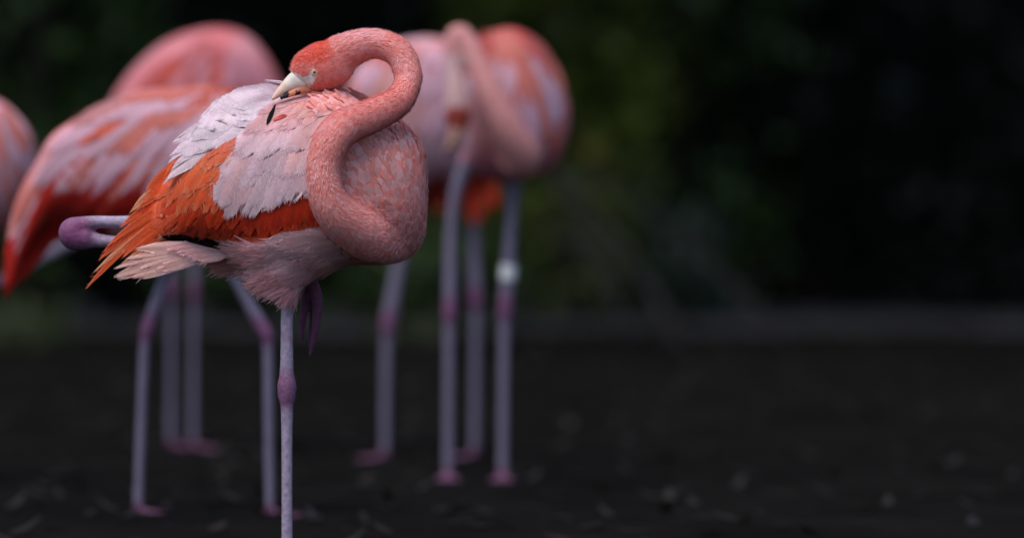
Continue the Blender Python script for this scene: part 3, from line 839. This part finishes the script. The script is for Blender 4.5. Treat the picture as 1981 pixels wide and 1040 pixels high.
row(wing, 10, [(425, 270), (470, 262), (520, 258)], [(342, 318), (385, 332), (430, 326), (465, 312)], 21, 9, .10, srgb(228, 116, 82), srgb(228, 106, 66), PEACH, jit=7, stray=5, fray=.55)
row(wing, 9, [(435, 262), (480, 256), (525, 252)], [(360, 296), (400, 300), (440, 296), (475, 288)], 14, 10.5, .10, srgb(222, 104, 80), srgb(226, 112, 84), PEACH * .5 + OR2 * .5, jit=6, stray=5, fray=.55)
# white scapulars: long soft feathers, only the tips of the lowest row hang free
PW, PKW = srgb(230, 196, 206), srgb(230, 176, 180)
row(bodyo, 11, [(545, 222), (590, 215), (640, 232), (655, 262)], [(422, 392), (438, 418), (472, 418), (505, 414), (535, 396), (565, 388), (595, 386), (622, 378)], 66, 8, .10, PW, PW, WT, jit=5, stray=18, fray=.55, lift=2.2, tilt=1.6, peach=True)
row(bodyo, 9, [(555, 212), (600, 206), (655, 232)], [(432, 352), (462, 372), (510, 356), (550, 344), (612, 330)], 60, 10, .10, PKW, PW, WT, jit=9, stray=18, peach=True)
row(bodyo, 8, [(575, 200), (620, 196), (668, 215)], [(452, 305), (495, 312), (545, 298), (612, 288)], 50, 12, .11, PKW, PW, WT, jit=9, stray=16, peach=True)
row(bodyo, 10, [(590, 192), (640, 186), (690, 205)], [(480, 258), (530, 262), (580, 250), (632, 252)], 27, 14, .11, srgb(228, 176, 172), PKW, PW, jit=8, stray=14, peach=True)
row(bodyo, 10, [(610, 185), (655, 180), (712, 202)], [(505, 226), (560, 222), (610, 222), (655, 230)], 20, 16, .11, srgb(224, 144, 128), PKW, PKW, jit=7, stray=10, peach=True)
row(bodyo, 11, [(630, 178), (680, 176), (738, 208)], [(545, 198), (595, 200), (640, 206), (690, 216)], 13, 18, .10, SALMON, PKW, PKW, jit=6, stray=8)
row(bodyo, 14, [(690, 205), (745, 222), (778, 246)], [(640, 172), (672, 172), (722, 196)], 9, 5, .12, SALMON, srgb(224, 144, 134), PKW, jit=6, lift=7, point=True)
# flank and thigh feathers
def flank(x, y):
    cx_ = np.interp(y, [498, 532, 558, 584], [556, 548, 553, 558]); rr = np.interp(y, [440, 498, 532, 558, 584], [60, 74, 54, 32, 18])
    q = np.clip(1 - ((x - cx_) / rr) ** 2, 0, 1)
    return np.minimum(bdepth(x, y), np.where(q > 0, -37 - rr * np.sqrt(q), 0)) - 2
row(bodyo, 9, [(520, 480), (560, 520), (580, 535)], [(432, 494), (448, 516), (468, 542), (486, 562), (512, 572), (545, 572)], 40, 1, .06, PALE, PALE, PALE, jit=5, dep=flank, stray=22, fray=1.3, lift=5, tilt=3)
row(bodyo, 8, [(580, 470), (610, 500), (615, 520)], [(470, 482), (492, 506), (515, 530), (545, 548)], 40, 3, .06, PALE, PALE, PALE, jit=6, dep=flank, stray=18, fray=1.3, lift=3, tilt=2)
row(bodyo, 8, [(640, 450), (668, 476), (680, 498)], [(515, 468), (545, 486), (575, 508), (610, 526)], 36, 4, .06, srgb(236, 186, 190), PALE, PALE, jit=6, dep=flank, stray=14, fray=1.3, lift=3)
# loose feather tweaked up by the bill, and the dark primary showing between the scapulars
put(bodyo, (575, 166), (512, 155), 6, 0, .05, WT, WT, WT, point=True, dep=flat(-40), stray=6)
put(bodyo, (521, 241), (537, 200), 9, 24, .0, BLK, BLK, BLK, mat=M_BLACK, point=True, stray=2)
put(bodyo, (560, 222), (532, 232), 8, 24, .1, RED, SALMON, SALMON, point=True, stray=4)

# bill
def bill(name, pts, colfn, rat=.7):
    s = Soup(); S = tube(s, F0, pts, n=22, m=16); V = s.verts(); x, y, v = to_px(V, F0)
    return mesh_obj(name, V, s.f, M_BILL, main, colors=colfn(x, y, v), off=MO)
def ub(x, y, v):
    c = np.tile(srgb(222, 214, 204), (len(x), 1)); k = np.clip((565 - x) / 20, 0, 1)[:, None]
    c = c * (1 - k) + srgb(226, 190, 168) * k
    t = ((x - 548) * .5 + (y - 184) * .9 > 0) & (x < 566); c[t] = [.012, .010, .010]
    return c
def lb(x, y, v):
    c = np.tile(srgb(216, 142, 108), (len(x), 1)); c[(x < 562) | ((x > 574) & (x < 584) & (y > 176))] = [.014, .012, .012]; return c
bill('upper_bill', [(588, 153, -48, 22, .6), (574, 156, -53, 18, .62), (560, 164, -60, 12.5, .66), (548, 174, -66, 8.5, .75), (538, 184, -70, 6, .85), (530, 192, -73, 2.6, 1)], ub)
bill('lower_bill', [(600, 166, -46, 12, .6), (586, 172, -52, 10, .7), (572, 178, -59, 7.5, .8), (558, 184, -65, 5.5, .9), (546, 190, -70, 3, 1)], lb)
# eye
o_ = F0.w(611, 140, -300); hit = bvh.ray_cast(Vector(o_), Vector((0, 1, 0)))[0]
def ball(name, c, r, mat, parent, sy=1.0):
    a = np.linspace(0, 2 * math.pi, 20, endpoint=False); rs = []
    for t in np.linspace(-.98, .98, 11):
        q = r * math.sqrt(1 - t * t)
        rs.append(np.stack([c[0] + q * np.cos(a), np.full(20, c[1] + r * t * sy), c[2] + q * np.sin(a)], -1))
    s = Soup(); rings(s, rs)
    return mesh_obj(name, s.verts(), s.f, mat, parent, off=MO)
ey = np.array(hit if hit else F0.w(611, 140, -72))
lid = ball('eyelid', ey + [0, .0010, 0], .0056, mat_plain('eyelid', tuple(srgb(206, 196, 176)), .5), main, .55)
eye = ball('eye', ey + [0, .0004, 0], .0038, M_IRIS, main, .75)
ball('pupil', ey + [0.0002, -.0022, 0.0002], .0015, M_PUPIL, eye, .5)

# ------------------------------------------------------------------ the other flamingos
def other(label, s, rows, legs, colfn, feathers, neck=None, folded=None, parts=None, p=2.2, foot_ang=0.0):
    fr = Frame(s); gy = fr.gy()
    lo = Loft(rows, p); sp = Soup(); lo.add(sp, fr)
    for L in legs:
        pts = [(x, y, v, r) for x, y, v, r in L]
        tube(sp, fr, pts, n=40, m=12)
        foot(sp, fr, L[-1][0], L[-1][2], foot_ang, s)
    if neck: NS = tube(sp, fr, neck, n=60, m=18)
    if folded: tube(sp, fr, folded, n=40, m=12)
    V, N_, Fq = remesh(sp, .0048, 2)
    x, y, v = to_px(V, fr)
    rx = float(np.mean([L[-1][0] for L in legs])); rv = float(np.mean([L[-1][2] for L in legs]))
    loc = fr.w(rx, gy, rv)
    root = empty('flamingo', tuple(loc)); tag(root, label, 'flamingo', 'flamingos')
    C = colfn(x, y, v)
    ank = gy - 430 * s
    isleg = np.zeros(len(x), bool)
    for L in legs:
        P = np.array(L); o = np.argsort(P[:, 1]); xc = np.interp(y, P[o, 1], P[o, 0])
        top, bot, hd, vc = lo.at(x)
        isleg |= (np.abs(x - xc) < 26) & (y > L[0][1] + 10) & (y > bot - 4)
        k = np.exp(-((y - L[2][1]) / (34 * s)) ** 4)
        isl2 = isleg & (np.abs(x - xc) < 26)
        C[isl2] = srgb(116, 108, 130)
        C[isl2] = C[isl2] * (1 - .85 * k[isl2][:, None]) + PURP * .85 * k[isl2][:, None]
    ft = y > gy - 35 * s
    C[ft] = srgb(104, 66, 94)
    if folded:
        for q in folded[1:]:
            m = (np.hypot(x - q[0], y - q[1]) < 45) & (np.abs(v - q[2]) < 22) & ~((lo.depth(x, y) < lo.at(x)[3] - 2))
            C[m] = LAV * .85
    mesh_obj('body', V, Fq, M_SKIN, root, colors=C, off=loc)
    G = []
    sd = random.randint(0, 9999)
    for (n, bases, tips, wd, layer, bend, cl) in feathers:
        B, T = along(bases, n), along(tips, n)
        for i in range(n):
            sd += 1
            c = np.asarray(cl[random.randrange(len(cl))]) * random.uniform(.9, 1.1)
            G.append(feather_geo(fr, lo.depth, B[i] + np.array([random.gauss(0, 6), random.gauss(0, 5)]), T[i] + np.array([random.gauss(0, 7), random.gauss(0, 6)]), wd * random.uniform(.8, 1.2), layer + .1 * i, bend, c, c, c * 1.05, seed=sd, nt=7, nu=6, stray=6, point=random.random() < .4))
    if G:
        V, Fq, C, U = merge(G)
        tag(mesh_obj('plumage', V, Fq, M_FEATHER, root, colors=C, uvs=U, off=loc), kind='stuff')
    return root, fr, loc, lo

LP, SP, OG, DR, GP = srgb(214, 170, 188), srgb(212, 122, 112), srgb(212, 96, 74), srgb(176, 24, 14), srgb(206, 140, 142)
# striped flamingo standing behind the folded leg
def c_b2(x, y, v):
    n = vnoise(np.stack([x * .02 + y * .012, v * .03], -1), 21)
    k = np.clip(.5 + .6 * n, 0, 1)[:, None]
    c = LP * k + SP * (1 - k)
    d = ((y > np.interp(x, [0, 60, 110, 220, 330], [470, 440, 385, 372, 380])) & (x < 330))[:, None]
    c = np.where(d, DR, c)
    return np.where(((y > 420) & (x > 215))[:, None], GP, c)
other('striped pink flamingo with red tail tip standing behind the folded leg', .85,
    [(545, 300, 350, 20, 0), (522, 250, 420, 60, 0), (465, 192, 470, 105, 0), (400, 172, 488, 122, 0), (300, 170, 485, 125, 0), (220, 190, 462, 112, 0), (150, 228, 438, 90, 0), (100, 262, 430, 66, 0), (70, 312, 465, 45, 0), (42, 362, 515, 28, 0), (20, 425, 565, 14, 0), (8, 490, 585, 5, 0)],
    [[(338, 455, 20, 26), (324, 515, 20, 12), (284, 634, 20, 15), (278, 660, 20, 11), (270, 830, 20, 10), (264, 992, 20, 10)], [(432, 455, -20, 26), (446, 520, -20, 12), (512, 640, -20, 15), (518, 668, -20, 11), (520, 830, -20, 10), (522, 992, -20, 10)]],
    c_b2, [
    (12, [(170, 300), (330, 340)], [(60, 470), (15, 560), (120, 430), (200, 418), (320, 410)], 50, 4.5, .05, [DR, DR, srgb(196, 40, 24)]),
    (10, [(130, 300), (180, 290)], [(10, 470), (25, 520), (14, 575)], 30, 2, .06, [DR, DR, SP, LP, DR]),
    (11, [(230, 270), (470, 300)], [(120, 372), (200, 382), (300, 405), (420, 430)], 40, 5, .09, [LP, SP, LP, GP]),
    (13, [(220, 230), (480, 250)], [(70, 360), (140, 370), (240, 370), (420, 380)], 36, 5, .1, [LP, SP, LP, OG]),
    (13, [(270, 195), (500, 215)], [(90, 300), (170, 300), (280, 310), (450, 310)], 34, 7, .1, [LP, SP, LP, OG]),
    (11, [(320, 180), (500, 195)], [(140, 245), (220, 245), (330, 250), (470, 250)], 30, 9, .1, [LP, LP, SP, GP]),
    (9, [(380, 176), (500, 190)], [(225, 200), (300, 205), (450, 215)], 24, 11, .08, [LP, SP, OG])],
    neck=[(505, 350, 10, 40), (535, 300, 45, 30), (530, 240, 85, 23), (490, 210, 112, 21), (445, 212, 124, 20), (412, 228, 128, 26), (392, 240, 128, 17), (372, 258, 124, 9), (356, 278, 120, 4)])
# dome-backed flamingo behind it
def c_b3(x, y, v):
    n = vnoise(np.stack([x * .022 + y * .01, v * .03], -1), 23)
    k = np.clip(.4 + .5 * n, 0, 1)[:, None]
    return srgb(206, 140, 150) * k + srgb(198, 100, 102) * (1 - k)
BP, BR, BO = srgb(208, 142, 158), srgb(196, 94, 98), srgb(204, 84, 66)
other('plain rosy flamingo with high domed back behind the striped one', .72,
    [(203, 230, 270, 20, 0), (218, 190, 310, 55, 0), (258, 134, 370, 90, 0), (314, 85, 408, 110, 0), (372, 61, 424, 118, 0), (430, 54, 420, 118, 0), (478, 68, 400, 105, 0), (514, 105, 370, 86, 0), (540, 152, 330, 56, 0), (556, 205, 270, 20, 0)],
    [[(340, 395, 10, 22), (334, 440, 10, 8), (332, 562, 10, 11), (331, 585, 10, 7.5), (330, 700, 10, 7), (329, 863, 10, 8)], [(382, 395, -30, 22), (379, 440, -30, 8), (377, 562, -30, 11), (376, 585, -30, 7.5), (375, 700, -30, 7), (374, 863, -30, 8)]],
    c_b3, [
    (10, [(280, 170), (520, 190)], [(215, 290), (300, 310), (420, 310), (530, 290)], 36, 2, .08, [BP, BR, BP]),
    (10, [(320, 140), (500, 160)], [(240, 236), (300, 230), (400, 230), (530, 220)], 34, 4, .08, [BP, BR, BO]),
    (9, [(360, 108), (480, 118)], [(268, 176), (320, 182), (400, 182), (500, 174)], 30, 6, .08, [BR, BP, BR, BO]),
    (7, [(400, 84), (465, 90)], [(322, 122), (370, 124), (470, 124)], 26, 8, .06, [BR, BR, BP])],
    neck=[(520, 290, 15, 34), (545, 240, 50, 25), (530, 180, 92, 19), (480, 140, 116, 18), (430, 130, 126, 17), (398, 146, 130, 22), (380, 160, 130, 14), (362, 178, 126, 8), (350, 194, 122, 3.5)])
# flamingo cut by the left edge
def c_b4(x, y, v):
    n = vnoise(np.stack([x * .04, y * .012, v * .03], -1), 24)
    k = np.clip(.5 + .6 * n, 0, 1)[:, None]
    c = LP * k + SP * (1 - k)
    return np.where((y > 340)[:, None], c * .4 + .6 * srgb(210, 92, 66), c)
other('pink flamingo beyond the red tail tip, only its rump showing', .79,
    [(70, 295, 335, 12, 0), (60, 258, 372, 45, 0), (38, 226, 425, 78, 0), (0, 194, 450, 100, 0), (-60, 180, 445, 112, 0), (-130, 200, 420, 100, 0), (-190, 250, 380, 60, 0), (-212, 300, 340, 18, 0)],
    [[(-70, 420, -10, 30), (-70, 500, -10, 12), (-70, 600, -10, 15), (-70, 630, -10, 11), (-70, 800, -10, 10), (-70, 932, -10, 10)]],
    c_b4, [
    (9, [(-40, 230), (30, 260)], [(10, 440), (40, 400), (62, 350)], 26, 2, .04, [LP, SP, LP, OG]),
    (8, [(-60, 200), (10, 215)], [(-20, 360), (30, 320), (60, 300)], 26, 4, .05, [LP, SP, LP])],
    neck=[(-170, 330, 10, 36), (-200, 290, 45, 27), (-190, 230, 85, 21), (-150, 205, 108, 19), (-100, 205, 118, 18), (-66, 222, 122, 24), (-46, 238, 122, 15), (-26, 256, 118, 8), (-14, 272, 114, 3.5)],
    folded=[(-10, 420, 40, 24), (60, 438, 45, 11), (112, 456, 46, 13), (128, 470, 46, 16), (112, 480, 46, 13), (50, 514, 44, 10), (-40, 560, 40, 10)], foot_ang=math.pi)
# pale flamingo behind the neck
def c_b5(x, y, v):
    n = vnoise(np.stack([x * .02 - y * .012, v * .03], -1), 25)
    k = np.clip(.55 + .6 * n, 0, 1)[:, None]
    c = srgb(212, 166, 180) * k + srgb(206, 116, 100) * (1 - k)
    return np.where((y > 290)[:, None], c * .5 + .5 * srgb(186, 150, 158), c)
b5 = other('pale pink flamingo with orange tail standing behind the looped neck', .74,
    [(662, 195, 235, 18, 0), (682, 142, 295, 58, 0), (722, 102, 342, 95, 0), (780, 78, 366, 115, 0), (840, 73, 370, 115, 0), (882, 90, 362, 100, 0), (915, 140, 350, 74, 0), (940, 210, 350, 40, 0), (958, 280, 340, 14, 0)],
    [[(800, 345, -25, 26), (783, 450, -25, 13), (752, 622, -25, 15), (749, 650, -25, 11), (746, 760, -25, 9), (745, 884, -25, 9)], [(905, 320, 20, 22), (914, 420, 20, 11), (920, 578, 20, 14), (920, 602, 20, 10), (919, 740, 20, 9), (918, 884, 20, 9)]],
    c_b5, [
    (11, [(850, 260), (930, 290)], [(826, 405), (846, 418), (872, 400), (908, 432), (930, 432), (958, 385)], 34, 0, .03, [srgb(230, 76, 42), srgb(228, 88, 54), srgb(216, 58, 38)]),
    (7, [(700, 240), (880, 250)], [(720, 330), (780, 345), (860, 350)], 40, 3, .05, [srgb(200, 160, 170), LP]),
    (9, [(720, 180), (900, 190)], [(700, 270), (780, 280), (850, 270)], 36, 5, .08, [LP, srgb(216, 150, 138), LP]),
    (9, [(730, 120), (890, 130)], [(690, 190), (760, 210), (850, 190)], 32, 7, .08, [LP, srgb(216, 150, 134), LP, LP]),
    (7, [(760, 88), (880, 95)], [(720, 125), (790, 130), (860, 130)], 26, 9, .08, [SP, LP, SP])],
    neck=[(705, 280, 15, 34), (682, 245, 50, 25), (694, 190, 90, 19), (735, 155, 112, 18), (780, 150, 122, 17), (812, 166, 126, 22), (830, 180, 126, 14), (848, 198, 122, 8), (860, 214, 118, 3.5)], foot_ang=math.pi)
# round-backed flamingo with banded leg, neck hanging down in front of it
def c_b6(x, y, v):
    n = vnoise(np.stack([x * .03, y * .012, v * .03], -1), 26)
    k = np.clip(.6 + .5 * n, 0, 1)[:, None]
    c = srgb(214, 176, 194) * k + srgb(206, 120, 116) * (1 - k)
    t = np.clip((120 - y) / 40, 0, 1)[:, None] ; c = c * (1 - t) + srgb(196, 84, 80) * t
    t = np.clip((x - 1050) / 30, 0, 1)[:, None] * .7; c = c * (1 - t) + srgb(204, 96, 84) * t
    nk_ = (v < -92)[:, None]
    c = np.where(nk_, srgb(206, 140, 138), c)
    hd = (np.hypot(x - 884, y - 165) < 60) & (v < -92) & (x < 905)
    c[hd] = srgb(204, 164, 164)
    hd = (np.hypot(x - 886, y - 234) < 30) & (v < -92) & (x < 915)
    c[hd] = srgb(160, 66, 54)
    t = (np.clip((y - 270) / 40, 0, 1) * (v > -110))[:, None] * .6; c = c * (1 - t) + srgb(160, 62, 76) * t
    return c
r6, f6, l6, lo6 = other('round-backed flamingo with a white leg band, its head hanging down preening', .78,
    [(892, 200, 260, 20, 0), (908, 125, 322, 70, 0), (940, 72, 344, 105, 0), (980, 54, 352, 118, 0), (1020, 66, 346, 115, 0), (1058, 108, 334, 98, 0), (1086, 155, 300, 66, 0), (1102, 205, 250, 20, 0)],
    [[(990, 330, -10, 26), (991, 400, -10, 12), (978, 592, -10, 15), (976, 618, -10, 11), (974, 760, -10, 10), (972, 923, -10, 10)], [(912, 300, 30, 22), (877, 400, 20, 12), (870, 600, 10, 14), (869, 624, 10, 11), (867, 760, 10, 10), (866, 923, 10, 10)]],
    c_b6, [
    (8, [(950, 120), (1060, 140)], [(945, 250), (1000, 300), (1060, 300), (1090, 240)], 34, 2, .04, [LP, srgb(214, 176, 200), LP, SP]),
    (8, [(940, 90), (1040, 100)], [(940, 180), (1000, 210), (1060, 220), (1085, 190)], 34, 4, .05, [LP, LP, SP]),
    (9, [(930, 64), (1020, 66)], [(930, 110), (980, 125), (1040, 130), (1075, 150)], 28, 6, .04, [srgb(198, 88, 84), srgb(204, 108, 104), SP])],
    neck=[(1000, 310, -80, 42), (1008, 298, -112, 38), (982, 250, -142, 32), (950, 185, -150, 27), (922, 120, -142, 22), (902, 76, -132, 19), (886, 66, -130, 17), (877, 84, -132, 17), (878, 130, -136, 17), (883, 175, -140, 22), (887, 215, -142, 27, .8), (886, 242, -142, 21, .8), (884, 256, -142, 12)], foot_ang=-math.pi / 2)
def tubeobj(name, fr, pts, mat, parent, loc, col=None):
    s = Soup(); tube(s, fr, pts, n=18, m=16); V = s.verts()
    return mesh_obj(name, V, s.f, mat, parent, colors=None if col is None else np.tile(col, (len(V), 1)), off=loc)
tubeobj('bill', f6, [(886, 250, -142, 17), (883, 264, -144, 14), (876, 278, -144, 11), (868, 288, -142, 7), (862, 292, -140, 3)], M_BILL, r6, l6, srgb(168, 128, 116))
tubeobj('leg_band', f6, [(984.2, 512, -10, 15.5), (983.5, 522, -10, 15.5), (982.8, 532, -10, 15.5), (982, 541, -10, 15.5)], M_BAND, r6, l6)
